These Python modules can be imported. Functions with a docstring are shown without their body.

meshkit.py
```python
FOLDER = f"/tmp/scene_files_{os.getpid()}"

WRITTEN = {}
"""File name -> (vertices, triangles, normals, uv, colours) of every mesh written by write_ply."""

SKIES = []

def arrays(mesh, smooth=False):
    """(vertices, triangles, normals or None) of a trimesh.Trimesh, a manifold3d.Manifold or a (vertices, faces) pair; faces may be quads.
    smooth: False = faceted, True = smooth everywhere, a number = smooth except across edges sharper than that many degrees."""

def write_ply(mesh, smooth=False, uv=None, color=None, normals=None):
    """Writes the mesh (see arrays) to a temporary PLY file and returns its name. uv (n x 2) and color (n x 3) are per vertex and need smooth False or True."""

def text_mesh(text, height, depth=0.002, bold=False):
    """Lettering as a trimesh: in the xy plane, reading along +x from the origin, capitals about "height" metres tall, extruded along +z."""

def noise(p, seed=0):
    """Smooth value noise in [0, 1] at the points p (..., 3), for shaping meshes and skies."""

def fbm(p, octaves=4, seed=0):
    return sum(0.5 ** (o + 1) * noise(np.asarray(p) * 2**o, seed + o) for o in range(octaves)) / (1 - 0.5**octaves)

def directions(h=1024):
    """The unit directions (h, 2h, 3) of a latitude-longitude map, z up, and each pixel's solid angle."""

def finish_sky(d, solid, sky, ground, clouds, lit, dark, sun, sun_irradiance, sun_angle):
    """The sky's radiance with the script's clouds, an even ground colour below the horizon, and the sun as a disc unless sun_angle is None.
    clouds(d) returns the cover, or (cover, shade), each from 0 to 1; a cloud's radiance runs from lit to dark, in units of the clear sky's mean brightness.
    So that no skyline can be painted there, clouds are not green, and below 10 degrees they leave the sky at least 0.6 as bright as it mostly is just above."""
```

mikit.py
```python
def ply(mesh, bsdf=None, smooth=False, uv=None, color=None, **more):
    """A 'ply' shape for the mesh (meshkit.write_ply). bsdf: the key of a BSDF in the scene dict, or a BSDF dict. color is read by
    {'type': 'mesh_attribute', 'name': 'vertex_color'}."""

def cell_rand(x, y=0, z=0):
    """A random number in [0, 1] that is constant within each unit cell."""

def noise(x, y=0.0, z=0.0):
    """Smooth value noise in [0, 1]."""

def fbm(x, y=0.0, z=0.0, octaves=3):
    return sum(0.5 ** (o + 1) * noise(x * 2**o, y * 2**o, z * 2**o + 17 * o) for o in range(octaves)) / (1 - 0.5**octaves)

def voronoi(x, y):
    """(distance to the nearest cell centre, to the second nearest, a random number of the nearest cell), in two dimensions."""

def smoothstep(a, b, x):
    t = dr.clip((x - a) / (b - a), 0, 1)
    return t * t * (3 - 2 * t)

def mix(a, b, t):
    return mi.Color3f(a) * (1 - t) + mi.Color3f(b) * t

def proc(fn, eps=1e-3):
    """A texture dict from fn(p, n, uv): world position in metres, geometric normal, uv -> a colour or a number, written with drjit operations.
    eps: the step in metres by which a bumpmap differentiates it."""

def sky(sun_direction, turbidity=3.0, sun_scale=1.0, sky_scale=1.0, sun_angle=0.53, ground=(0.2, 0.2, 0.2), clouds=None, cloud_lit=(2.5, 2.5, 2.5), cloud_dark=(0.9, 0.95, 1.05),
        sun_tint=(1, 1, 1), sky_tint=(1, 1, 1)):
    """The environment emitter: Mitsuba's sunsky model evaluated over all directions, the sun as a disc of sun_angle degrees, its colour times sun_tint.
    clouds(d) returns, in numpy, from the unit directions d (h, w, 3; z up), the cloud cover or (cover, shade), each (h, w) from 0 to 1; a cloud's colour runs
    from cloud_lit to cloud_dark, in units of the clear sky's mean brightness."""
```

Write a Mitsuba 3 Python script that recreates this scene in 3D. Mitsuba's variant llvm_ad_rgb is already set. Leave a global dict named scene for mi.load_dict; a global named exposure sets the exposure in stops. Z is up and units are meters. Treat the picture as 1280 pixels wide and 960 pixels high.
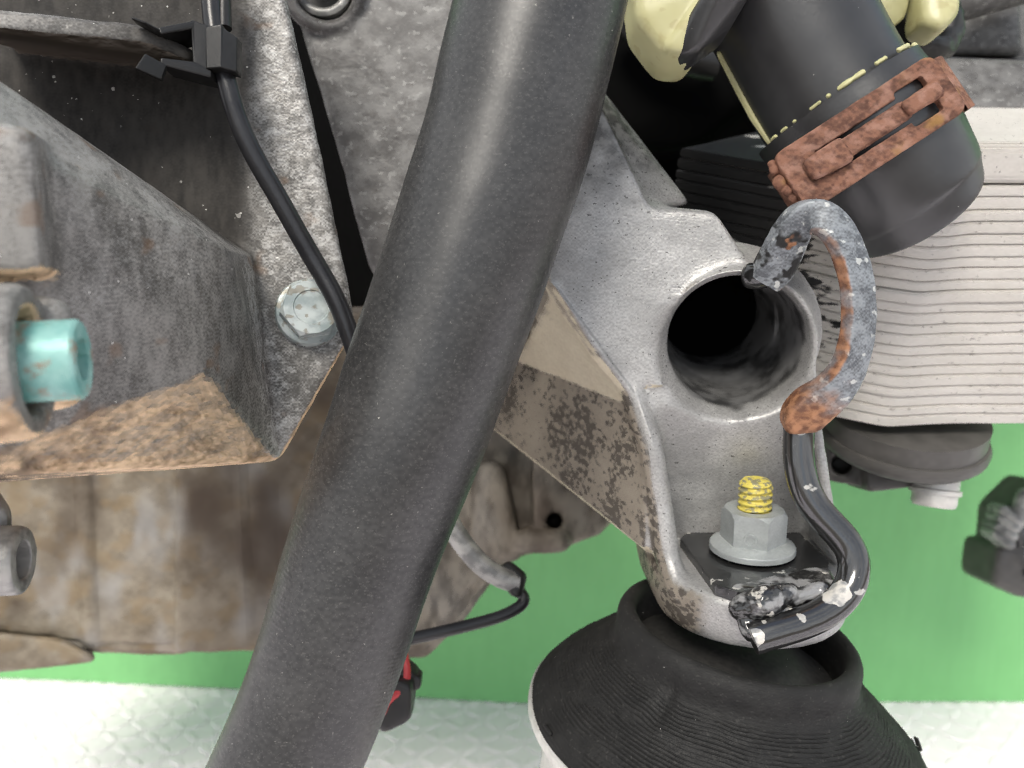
import math, random
import numpy as np, trimesh, mitsuba as mi, drjit as dr, mikit, meshkit
import manifold3d as m3
from scipy import sparse
from shapely.geometry import Polygon, Point
from shapely import affinity

# ------------------------------------------------------------------ camera, sky, exposure
T = mi.ScalarTransform4f
PITCH = math.radians(12.0)
FOCAL = 640 / math.tan(math.radians(30.0))          # photo pixels (1280 wide)
EYE = np.array([0.0, 0.0, 0.33])                    # floor is z = 0
FWD = np.array([0, math.cos(PITCH), -math.sin(PITCH)])
RIGHT = np.array([1.0, 0, 0])
UP = np.array([0, math.sin(PITCH), math.cos(PITCH)])
exposure = 2.48
SUN = [-0.22, -0.70, 0.78]

scene = {'type': 'scene'}
labels = {}
scene['camera'] = {'type': 'thinlens', 'fov': 60.0, 'fov_axis': 'x', 'near_clip': 0.01, 'far_clip': 50.0,
                   'aperture_radius': 0.0011, 'focus_distance': 0.226,
                   'to_world': T().look_at(origin=EYE.tolist(), target=(EYE + FWD).tolist(), up=UP.tolist()),
                   'film': {'type': 'hdrfilm', 'width': 1024, 'height': 768}}


def cloud_cover(d):
    n = meshkit.fbm(d * np.array([2.2, 2.2, 4.0]) + 5, 5, 3)
    c = np.clip((n - 0.36) / 0.16, 0, 1)
    low = np.exp(-np.maximum(d[..., 2], 0) / 0.30)          # denser bright cloud towards the horizon all round
    return np.clip(0.30 + 0.7 * c + 0.5 * low, 0, 1), np.clip(0.8 - 1.0 * (n - 0.25) - 0.75 * low, 0, 1)


scene['sky'] = mikit.sky(SUN, turbidity=3, sun_scale=0.50, sun_angle=22, sky_scale=1.0, clouds=cloud_cover,
                         cloud_lit=(2.45, 2.5, 2.58), cloud_dark=(0.92, 0.97, 1.04), sun_tint=(0.84, 0.955, 1.16), ground=(0.35, 0.35, 0.34))


# ------------------------------------------------------------------ helpers
def at(px, py, d):
    """World point seen at photo pixel (px, py), d metres along the camera axis."""
    return EYE + d * (FWD + (px - 640) / FOCAL * RIGHT - (py - 480) / FOCAL * UP)


def atY(px, py, Y):
    """World point seen at photo pixel on the upright plane y = Y."""
    ray = FWD + (px - 640) / FOCAL * RIGHT - (py - 480) / FOCAL * UP
    return EYE + ray * (Y / ray[1])


def atP(px, py, P0, n):
    """World point seen at photo pixel on the plane through P0 with normal n."""
    ray = FWD + (px - 640) / FOCAL * RIGHT - (py - 480) / FOCAL * UP
    return EYE + ray * (np.dot(np.asarray(P0) - EYE, n) / np.dot(ray, n))


def unit(v):
    v = np.asarray(v, float)
    return v / np.linalg.norm(v)


def tm(man):
    m = man.to_mesh()
    return trimesh.Trimesh(np.asarray(m.vert_properties[:, :3], float), np.asarray(m.tri_verts), process=False)


def man(mesh):
    return m3.Manifold(m3.Mesh(np.asarray(mesh.vertices, np.float32), np.asarray(mesh.faces, np.uint32)))


def hull(pts):
    return m3.Manifold.hull_points([list(map(float, p)) for p in pts])


def ball(p, r, n=14):
    return m3.Manifold.sphere(r, n).translate(list(map(float, p)))


def bhull(pts, r=0.001, n=12):
    """Hull of balls at the points: a convex piece with rounded edges."""
    r = np.broadcast_to(r, len(pts))
    return m3.Manifold.batch_hull([ball(p, q, n) for p, q in zip(pts, r)])


def chain(pts, radii, n=14):
    pts = [np.asarray(p, float) for p in pts]
    radii = np.broadcast_to(radii, len(pts))
    return union([bhull([pts[i], pts[i + 1]], [radii[i], radii[i + 1]], n) for i in range(len(pts) - 1)])


def union(ms):
    return m3.Manifold.batch_boolean(list(ms), m3.OpType.Add)


def frame(z, x=None):
    z = unit(z)
    x = np.array([1.0, 0, 0]) if x is None else np.asarray(x, float)
    if abs(np.dot(unit(x), z)) > 0.97:
        x = np.array([0, 1.0, 0])
    y = unit(np.cross(z, x)); x = np.cross(y, z)
    return np.column_stack([x, y, z])


def placed(m, R, p):
    M = np.column_stack([R, p])
    if isinstance(m, trimesh.Trimesh):
        m = m.copy(); M4 = np.eye(4); M4[:3] = M; m.apply_transform(M4); return m
    return m.transform(M.tolist())


def cyl(p0, p1, r0, r1=None, n=40):
    p0, p1 = np.asarray(p0, float), np.asarray(p1, float)
    h = np.linalg.norm(p1 - p0)
    return placed(m3.Manifold.cylinder(h, r0, r0 if r1 is None else r1, n), frame(p1 - p0), p0)


def lap(mesh, iters, lam=0.5):
    v, f = np.array(mesh.vertices), mesh.faces
    e = np.vstack([f[:, [0, 1]], f[:, [1, 2]], f[:, [2, 0]]])
    n = len(v)
    A = sparse.coo_matrix((np.ones(len(e) * 2), (np.r_[e[:, 0], e[:, 1]], np.r_[e[:, 1], e[:, 0]])), (n, n)).tocsr()
    A.data[:] = 1
    W = sparse.diags(1 / np.maximum(np.asarray(A.sum(1)).ravel(), 1)) @ A
    for _ in range(iters):
        v = v + lam * (W @ v - v)
    return trimesh.Trimesh(v, f, process=False)


def casting(m, edge=0.0013, iters=6, amp=0.00015, scale=0.005, seed=0):
    """A cast metal piece: edges rounded and fillets filled by smoothing, faces made a little uneven."""
    mesh = tm(m.refine_to_length(edge))
    mesh.merge_vertices(digits_vertex=7)
    mesh = lap(mesh, iters)
    n = np.array(mesh.vertex_normals)
    v = mesh.vertices + n * ((meshkit.fbm(mesh.vertices / scale, 4, seed) - 0.5) * 2 * amp)[:, None]
    return trimesh.Trimesh(v, mesh.faces, process=False)


def slab(poly, origin, R, t0, t1, bevel=0.0004, steps=2):
    """Extrudes a shapely polygon (in the x, y of frame R) from height t0 to t1 with rounded rims."""
    pr = []
    for k in range(steps + 1):
        a = math.pi / 2 * k / steps
        pr.append((bevel * (1 - math.sin(a)), t0 + bevel * (1 - math.cos(a))))
    pr += [(i, t0 + t1 - h) for i, h in reversed(pr)]
    layers = []
    for (i, h), (i2, h2) in zip(pr[:-1], pr[1:]):
        if h2 - h < 1e-7:
            continue
        layers.append((poly.buffer(-(i + i2) / 2, quad_segs=6), h, h2))
    ms = []
    for g, h, h2 in layers:
        for q in getattr(g, 'geoms', [g]):
            if q.area > 0:
                ms.append(man(trimesh.creation.extrude_polygon(q, h2 - h + 1e-5, engine='earcut').apply_translation([0, 0, h])))
    return placed(union(ms), R, origin)


def spline(pts, n):
    from scipy.interpolate import CubicSpline
    pts = np.asarray(pts, float)
    t = np.r_[0, np.cumsum(np.linalg.norm(np.diff(pts[:, :3], axis=0), axis=1) ** 0.7)]
    return CubicSpline(t / t[-1], pts)(np.linspace(0, 1, n))


def sweep(path, radii, n=32, side=None, aspect=1.0, power=2.0, cap=True, ref=None, twist=0.0):
    """Tube along the points; section a (super)ellipse: radius across, radius*aspect along the frame's second axis. Returns (mesh, uv)."""
    P = np.asarray(path, float); N = len(P)
    radii = np.broadcast_to(radii, N); aspect = np.broadcast_to(aspect, N)
    tan = np.gradient(P, axis=0); tan /= np.linalg.norm(tan, axis=1, keepdims=True)
    ref = np.array([0, 1.0, 0.05]) if ref is None else np.asarray(ref, float)
    ang = np.linspace(0, 2 * np.pi, n + 1)
    c, s = np.cos(ang), np.sin(ang)
    c = np.sign(c) * np.abs(c) ** (2 / power); s = np.sign(s) * np.abs(s) ** (2 / power)
    V = []
    b = unit(np.cross(tan[0], ref))
    for i in range(N):
        b = unit(np.cross(tan[i], ref)) if abs(np.dot(tan[i], unit(ref))) < 0.97 else unit(b - tan[i] * np.dot(b, tan[i]))
        a = np.cross(b, tan[i])                      # seam lies on the ref side (away from the camera)
        tw = math.radians(twist if np.isscalar(twist) else twist[i])
        a, bb = a * math.cos(tw) + b * math.sin(tw), b * math.cos(tw) - a * math.sin(tw)
        V.append(P[i] + radii[i] * aspect[i] * c[:, None] * a + radii[i] * s[:, None] * bb)
    length = np.r_[0, np.cumsum(np.linalg.norm(np.diff(P, axis=0), axis=1))]
    V = np.array(V); uv = np.stack(np.broadcast_arrays((length / length[-1])[:, None], (ang / (2 * np.pi))[None]), -1)
    i, j = np.meshgrid(np.arange(N - 1), np.arange(n), indexing='ij')
    q = np.stack([i * (n + 1) + j, i * (n + 1) + j + 1, (i + 1) * (n + 1) + j + 1, (i + 1) * (n + 1) + j], -1).reshape(-1, 4)
    V, uv = V.reshape(-1, 3), uv.reshape(-1, 2)
    F = np.vstack([q[:, [0, 1, 2]], q[:, [0, 2, 3]]])
    if cap:
        for row, flip in ((0, True), (N - 1, False)):
            base = len(V)
            ring = V[row * (n + 1): row * (n + 1) + n]
            V = np.vstack([V, ring, ring.mean(0)]); uv = np.vstack([uv, np.full((n + 1, 2), 0.0 if row == 0 else 1.0)])
            k = np.arange(n)
            tri = np.stack([np.full(n, base + n), base + k, base + (k + 1) % n], 1)
            F = np.vstack([F, tri[:, ::-1] if flip else tri])
    mesh = trimesh.Trimesh(V, F, process=False)
    # orientation: make normals point outward
    mid = F[len(q) // 2]
    nrm = np.cross(V[mid[1]] - V[mid[0]], V[mid[2]] - V[mid[0]])
    cen = P[np.argmin(np.linalg.norm(P - V[mid].mean(0), axis=1))]
    if np.dot(nrm, V[mid].mean(0) - cen) < 0:
        nq = len(q) * 2
        F = F.copy(); F[:nq] = F[:nq, ::-1]
        if cap: F[nq:] = F[nq:, ::-1]
        mesh = trimesh.Trimesh(V, F, process=False)
        if cap:
            for row, s0 in ((0, nq), (N - 1, nq + n)):
                t = F[s0]; nn = np.cross(V[t[1]] - V[t[0]], V[t[2]] - V[t[0]])
                out = -tan[0] if row == 0 else tan[-1]
                if np.dot(nn, out) < 0:
                    F[s0:s0 + n] = F[s0:s0 + n, ::-1]
            mesh = trimesh.Trimesh(V, F, process=False)
    return mesh, uv


def lathe(profile, n=96):
    """Surface of revolution about z through (r, z) points, outer side on the left of the walk upward... as a closed grid mesh."""
    pr = np.asarray(profile, float); N = len(pr)
    a = np.linspace(0, 2 * np.pi, n, endpoint=False)
    V = np.stack([pr[:, 0, None] * np.cos(a), pr[:, 0, None] * np.sin(a), np.broadcast_to(pr[:, 1, None], (N, n))], -1).reshape(-1, 3)
    i, j = np.meshgrid(np.arange(N - 1), np.arange(n), indexing='ij'); k = (j + 1) % n
    q = np.stack([i * n + j, i * n + k, (i + 1) * n + k, (i + 1) * n + j], -1).reshape(-1, 4)
    return trimesh.Trimesh(V, np.vstack([q[:, [0, 1, 2]], q[:, [0, 2, 3]]]), process=False)


used = {}


def key_for(base):
    n = used.get(base, 0); used[base] = n + 1
    return base if n == 0 else f'{base}_{n:03d}'


def thing(name, label, cat, group=None, kind=None):
    k = key_for(name)
    labels[k] = {'label': label, 'category': cat}
    if group: labels[k]['group'] = group
    if kind: labels[k] = {**labels[k], 'kind': kind}
    return k


def part(parent, name, mesh, mat, smooth=40, label=None, uv=None, kind=None):
    k = key_for(parent + '__' + name)
    scene[k] = mikit.ply(mesh, mat, smooth=smooth if uv is None else True, uv=uv)
    if label or kind:
        labels[k] = {}
        if label: labels[k]['label'] = label
        if kind: labels[k]['kind'] = kind
    return k


def solo(name, mesh, mat, label, cat, smooth=40, uv=None, group=None):
    k = thing(name, label, cat, group)
    scene[k] = mikit.ply(mesh, mat, smooth=smooth if uv is None else True, uv=uv)
    return k


# ------------------------------------------------------------------ materials
C3, mix, ss = mi.Color3f, mikit.mix, mikit.smoothstep


def fb(p, mm, oct=3, ox=0.0, sx=1, sy=1, sz=1):
    """fbm noise with features of about mm millimetres."""
    k = 1000.0 / mm
    return mikit.fbm(p.x * (k * sx) + ox, p.y * (k * sy) + 31.7 + ox, p.z * (k * sz) + 11.3, octaves=oct)


def ns(p, mm, ox=0.0):
    k = 1000.0 / mm
    return mikit.noise(p.x * k + ox, p.y * k + 7.7, p.z * k + 3.1)


def specks(p, mm, size, density, seed=0):
    """Scattered round specks: 1 inside."""
    k = 1000.0 / mm
    x, y, z = p.x * k, p.y * k, p.z * k
    cx, cy, cz = dr.floor(x), dr.floor(y), dr.floor(z)
    r1 = mikit.cell_rand(cx + seed, cy, cz); r2 = mikit.cell_rand(cx, cy + 13 + seed, cz); r3 = mikit.cell_rand(cx, cy, cz + 29 + seed)
    r4 = mikit.cell_rand(cx + 57, cy + 5, cz + seed)
    dx, dy, dz = x - cx - 0.3 - 0.4 * r1, y - cy - 0.3 - 0.4 * r2, z - cz - 0.3 - 0.4 * r3
    dd = dr.sqrt(dx * dx + dy * dy + dz * dz)
    rad = size / mm * (0.4 + 0.9 * r3)
    return dr.select((dd < rad) & (r4 < density), mi.Float(1), mi.Float(0))


def mat(name, color, rough=0.5, metal=0.0, spec=0.5, bump=None, bscale=1.0, beps=1.5e-4, clear=0.0, **more):
    b = {'type': 'principled', 'roughness': mikit.proc(rough) if callable(rough) else rough, 'specular': spec}
    b['base_color'] = mikit.proc(color) if callable(color) else {'type': 'rgb', 'value': list(color)}
    if metal: b['metallic'] = metal
    if clear: b['clearcoat'] = clear; b['clearcoat_gloss'] = 0.85
    b.update(more)
    if bump is not None:
        b = {'type': 'bumpmap', 'tex': mikit.proc(bump, eps=beps), 'scale': bscale, 'bsdf': b}
    scene[name] = {'type': 'twosided', 'bsdf': b}


def c_cast_dirty(p, n, uv):           # left bracket
    a = fb(p, 11, 4, 0, 1.0, 1.0, 0.5); b = fb(p, 2.6, 3, 5, 1.4, 1.4, 0.4); g = ns(p, 0.45)
    col = mix((0.085, 0.081, 0.075), (0.255, 0.245, 0.23), ss(0.28, 0.72, 0.35 * a + 0.40 * b + 0.25 * g))
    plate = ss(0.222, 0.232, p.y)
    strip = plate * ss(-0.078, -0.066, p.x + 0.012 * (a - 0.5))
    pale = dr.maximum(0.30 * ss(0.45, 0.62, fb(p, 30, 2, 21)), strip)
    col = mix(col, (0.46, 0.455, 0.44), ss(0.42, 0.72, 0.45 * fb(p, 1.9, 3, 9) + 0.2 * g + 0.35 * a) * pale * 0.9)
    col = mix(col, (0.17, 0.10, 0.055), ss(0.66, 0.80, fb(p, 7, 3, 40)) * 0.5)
    pocket_shade = plate * (1 - strip) * ss(0.308, 0.318, p.z) * (0.75 + 0.25 * ss(0.25, 0.5, 0.6 * a + 0.4 * fb(p, 22, 2, 63)))  # shade in the pocket below the top rib, painted into the colour
    col = mix(col, mix((0.006, 0.0055, 0.005), (0.040, 0.035, 0.030), b), pocket_shade * 0.94)
    dust = ss(0.25, 0.5, -n.z)
    crust = mix((0.31, 0.20, 0.11), (0.78, 0.57, 0.36), ss(0.25, 0.6, 0.5 * fb(p, 2.2, 4, 77) + 0.5 * fb(p, 9, 3, 70)))  # tan crust, its colour brightened in place of light bounced off the floor
    crust = mix(crust, (0.055, 0.04, 0.03), ss(-0.092, -0.106, p.x + 0.03 * (fb(p, 7, 3, 5) - 0.5)) * ss(0.30, 0.55, fb(p, 3, 3, 15)) * 0.85)  # paints in the shadow at the left end of the underside
    crust = mix((0.07, 0.055, 0.042), crust, ss(0.335, 0.320, p.z))  # underside of the top rib painted dark brown for the shadow there
    col = mix(col, crust, dust)
    return mix(col, (0.60, 0.58, 0.55), dr.maximum(specks(p, 1.8, 0.24, 0.10, 3), pocket_shade * ss(0.5, 0.62, fb(p, 9, 2, 12)) * dr.maximum(specks(p, 1.1, 0.22, 0.12, 31), specks(p, 3.1, 0.5, 0.16, 37))) * (1 - dust) * 0.7)


def h_cast_dirty(p, n, uv):
    dust = ss(0.25, 0.6, -n.z)
    return fb(p, 0.7, 2, 2) * 0.00012 + dust * fb(p, 1.8, 4, 8) * 0.0024


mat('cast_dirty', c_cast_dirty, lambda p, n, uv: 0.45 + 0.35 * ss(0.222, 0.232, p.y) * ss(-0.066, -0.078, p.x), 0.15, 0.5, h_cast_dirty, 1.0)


def c_block(p, n, uv):
    a = fb(p, 5, 4); g = ns(p, 0.6)
    col = mix((0.075, 0.072, 0.07), (0.165, 0.162, 0.157), ss(0.25, 0.75, 0.85 * a + 0.15 * g))
    col = mix(col, (0.05, 0.043, 0.04), ss(0.62, 0.74, fb(p, 3, 3, 20)) * 0.3)
    return mix(col, (0.32, 0.32, 0.31), ss(0.63, 0.75, fb(p, 1.6, 2, 70)) * 0.35)


mat('block_grey', c_block, 0.55, 0.2, 0.4, lambda p, n, uv: fb(p, 1.0, 2) * 0.00015, 1.0)


def c_alu(p, n, uv):                  # light grit-blasted mount bracket with dark flecks
    g = ns(p, 0.30); a = fb(p, 10, 3, 4); b = fb(p, 0.9, 2, 14)
    col = mix((0.215, 0.212, 0.206), (0.53, 0.525, 0.512), 0.55 * ns(p, 0.5, 3) + 0.1 * g + 0.35 * a)
    col = mix(col, (0.17, 0.168, 0.165), ss(0.38, 0.65, fb(p, 13, 3, 71)) * 0.35)
    where = ss(0.42, 0.58, fb(p, 14, 2, 33)) * ss(0.322, 0.352, p.z)
    col = mix(col, (0.045, 0.043, 0.041), ss(0.72 - 0.17 * where, 0.79 - 0.13 * where, fb(p, 0.8, 3, 8)) * 0.75)
    grime = ss(0.328, 0.356, p.z + 0.006 + 0.25 * (0.03 - p.x) + 0.03 * (fb(p, 6, 3, 44) - 0.5))
    col = mix(col, mix((0.035, 0.034, 0.033), (0.16, 0.157, 0.15), ss(0.35, 0.7, fb(p, 2.2, 4, 90))), grime * 0.85)
    side = ss(0.35, 0.75, -n.x) * ss(0.055, 0.050, p.x)
    tan = mix((0.17, 0.145, 0.115), (0.30, 0.265, 0.215), 0.6 * a + 0.4 * g)
    tan = mix(tan, (0.045, 0.038, 0.032), ss(0.50, 0.60, 0.5 * fb(p, 8, 3, 61, 1, 1, 0.4) + 0.5 * fb(p, 1.6, 3, 15)) * 0.8)
    col = mix(col, tan, side)
    under = ss(0.30, 0.46, -n.z) * ss(0.046, 0.040, p.x)
    col = mix(col, mix((0.46, 0.40, 0.29), (0.66, 0.60, 0.47), 0.5 * b + 0.5 * a), under)
    qx, qy, qz = p.x - float(HC[0]), p.y - float(HC[1]), p.z - float(HC[2])     # bore made darker all over, mottled with oily blotches
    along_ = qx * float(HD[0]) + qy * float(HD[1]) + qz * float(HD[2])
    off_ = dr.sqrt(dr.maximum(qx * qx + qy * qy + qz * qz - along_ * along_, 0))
    in_bore = ss(0.0206, 0.0200, off_) * ss(0.004, 0.010, along_ + 0.008 * (fb(p, 6, 3, 52) - 0.5))
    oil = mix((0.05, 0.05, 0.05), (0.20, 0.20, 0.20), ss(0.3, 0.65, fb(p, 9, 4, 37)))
    return mix(col, oil, in_bore)


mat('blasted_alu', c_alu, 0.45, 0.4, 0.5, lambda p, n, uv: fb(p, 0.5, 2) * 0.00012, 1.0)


def c_gearbox(p, n, uv):
    a = fb(p, 14, 4, 2); b = fb(p, 4, 3, 12); g = ns(p, 0.9)
    col = mix((0.10, 0.078, 0.052), (0.25, 0.218, 0.168), ss(0.2, 0.8, 0.6 * a + 0.35 * b + 0.05 * g))
    col = mix(col, (0.19, 0.135, 0.07), ss(0.5, 0.68, fb(p, 9, 3, 55)) * 0.5)
    col = mix(col, (0.29, 0.29, 0.285), ss(0.5, 0.8, fb(p, 14, 3, 88, 1, 1, 0.4)) * 0.6)
    col = mix(col, mix((0.055, 0.048, 0.04), (0.20, 0.18, 0.15), ss(0.3, 0.65, fb(p, 7, 4, 19, 1.5, 1, 0.6))), ss(-0.06, -0.045, p.x) * 0.8)
    return mix(col, (0.05, 0.034, 0.023), ss(0.45, 0.70, fb(p, 26, 3, 31, 1, 1, 0.6)) * 0.6 + ss(-0.145, -0.132, p.x) * ss(-0.06, -0.085, p.x) * 0.35)  # dark stains, plus a band that paints in the shadow on the casing


mat('gearbox_brown', c_gearbox, 0.6, 0.15, 0.35, lambda p, n, uv: fb(p, 1.5, 3) * 0.0003, 1.0)


def c_rubber(p, n, uv):
    a = fb(p, 12, 3); dusty = ss(0.25, 0.85, 0.5 * a + 0.5 * ns(p, 0.8))
    col = mix((0.015, 0.015, 0.0152), (0.036, 0.0355, 0.035), dusty)
    col = mix(col, (0.13, 0.125, 0.115), ss(0.70, 0.86, ns(p, 0.33, 9)) * 0.35)
    return mix(col, (0.42, 0.40, 0.36), dr.maximum(0.7 * specks(p, 0.9, 0.10, 0.10, 1), specks(p, 3.4, 0.19, 0.08, 9)))


def h_hose(p, n, uv):
    return 0.000022 * dr.sin(uv.x * 1400.0 + 4 * fb(p, 8, 2)) * ss(0.40, 0.6, fb(p, 25, 2, 17)) * ss(0.45, 0.75, uv.x) + fb(p, 0.6, 2) * 0.00002


mat('hose_rubber', c_rubber, lambda p, n, uv: 0.36 + 0.05 * fb(p, 12, 2), 0.0, 0.65, h_hose, 1.0)
mat('smooth_rubber', lambda p, n, uv: mix(mix((0.012, 0.012, 0.013), (0.026, 0.026, 0.027), fb(p, 9, 3)), (0.35, 0.34, 0.31), specks(p, 2.2, 0.12, 0.16, 4)),
    lambda p, n, uv: 0.33 + 0.06 * fb(p, 6, 3), 0.0, 0.75, lambda p, n, uv: fb(p, 0.8, 2) * 0.00003, 1.0)


def boot_lines(uv, p):
    w = uv.y * 60.0 + 1.3 * mikit.fbm(uv.x * 26.0, uv.y * 9.0, 3.0, octaves=3) 
    fr = w - dr.floor(w)
    return 1 - ss(0.0, 0.22, dr.minimum(fr, 1 - fr)), mikit.cell_rand(dr.floor(w), dr.floor(uv.x * 40), 2)


def h_boot(p, n, uv):
    line, r = boot_lines(uv, p)
    gate = ss(0.38, 0.55, mikit.fbm(uv.x * 38.0, uv.y * 22.0, 8.0, octaves=2) ) * ss(0.46, 0.52, uv.y)
    return -0.00035 * line * (0.35 + 0.65 * gate) * ss(0.44, 0.5, uv.y) + fb(p, 1.2, 3) * 0.0003


def c_boot(p, n, uv):
    line, r = boot_lines(uv, p)
    col = mix((0.008, 0.008, 0.008), (0.019, 0.0187, 0.018), fb(p, 5, 3))
    col = mix(col, (0.012, 0.012, 0.012), line * 0.5 * ss(0.44, 0.5, uv.y))
    col = mix(col, (0.045, 0.043, 0.04), ss(0.66, 0.84, fb(p, 0.9, 2, 6)) * 0.4)
    return mix(col, (0.5, 0.48, 0.44), specks(p, 2.4, 0.17, 0.10, 2))


mat('boot_rubber', c_boot, 0.66, 0.0, 0.28, h_boot, 1.0)
mat('core_rubber', lambda p, n, uv: mix((0.014, 0.014, 0.014), (0.35, 0.33, 0.3), dr.maximum(specks(p, 1.8, 0.13, 0.16, 5), 0.05 * fb(p, 1.0))), 0.5, 0.0, 0.4)


def c_rust(p, n, uv):
    a = fb(p, 5, 4); b = fb(p, 0.9, 3, 8)
    col = mix((0.075, 0.036, 0.026), (0.205, 0.10, 0.066), ss(0.3, 0.65, 0.55 * a + 0.45 * b))
    col = mix(col, (0.33, 0.19, 0.145), ss(0.45, 0.8, fb(p, 2.6, 4, 50)) * 0.6)
    return mix(col, (0.30, 0.17, 0.05), ss(0.62, 0.8, fb(p, 8, 4, 23)) * 0.6)


mat('rust', c_rust, 0.8, 0.0, 0.25, lambda p, n, uv: fb(p, 0.9, 3) * 0.0002, 1.0)


def c_hook(p, n, uv):                 # galvanised strap: rust along the inner edge, black paint at the tip
    ang = uv.y
    a = fb(p, 3.2, 4); g = ns(p, 0.5)
    gal = mix((0.085, 0.092, 0.102), (0.24, 0.258, 0.275), ss(0.28, 0.7, 0.7 * a + 0.3 * g))
    gal = mix(gal, (0.62, 0.63, 0.60), ss(0.66, 0.76, fb(p, 2.4, 3, 12)) * 0.6)
    rust = mix((0.13, 0.055, 0.028), (0.34, 0.165, 0.085), ss(0.3, 0.7, fb(p, 2.0, 4, 4)))
    inner = ss(0.10, 0.16, ang + 0.10 * (a - 0.5)) * (1 - ss(0.33, 0.40, ang + 0.10 * (a - 0.5)))
    start = 1 - ss(0.07, 0.19, uv.x + 0.12 * (fb(p, 4, 3, 9) - 0.5))
    col = mix(gal, rust, dr.maximum(inner * (0.35 + 0.65 * ss(0.40, 0.62, fb(p, 6, 3, 66))) * ss(0.02, 0.06, uv.x) * (1 - ss(0.70, 0.86, uv.x)) * 0.95, start))
    tip = ss(0.80, 0.84, uv.x + 0.10 * (fb(p, 3, 3, 70) - 0.5)) * ss(0.47, 0.56, fb(p, 4.5, 3, 81))
    col = mix(col, (0.012, 0.012, 0.012), tip)
    return mix(col, rust, ss(0.60, 0.66, fb(p, 5, 3, 91)) * ss(0.80, 0.84, uv.x))


mat('hook_steel', c_hook, 0.52, 0.25, 0.5, lambda p, n, uv: fb(p, 1.3, 3) * 0.00022, 1.0)


def c_gloss(p, n, uv):
    chips = ss(0.695, 0.73, fb(p, 5, 5, 3)) 
    return mix((0.010, 0.010, 0.010), (0.36, 0.35, 0.325), dr.maximum(chips, specks(p, 2.2, 0.16, 0.10, 8)) * 0.9)


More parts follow.
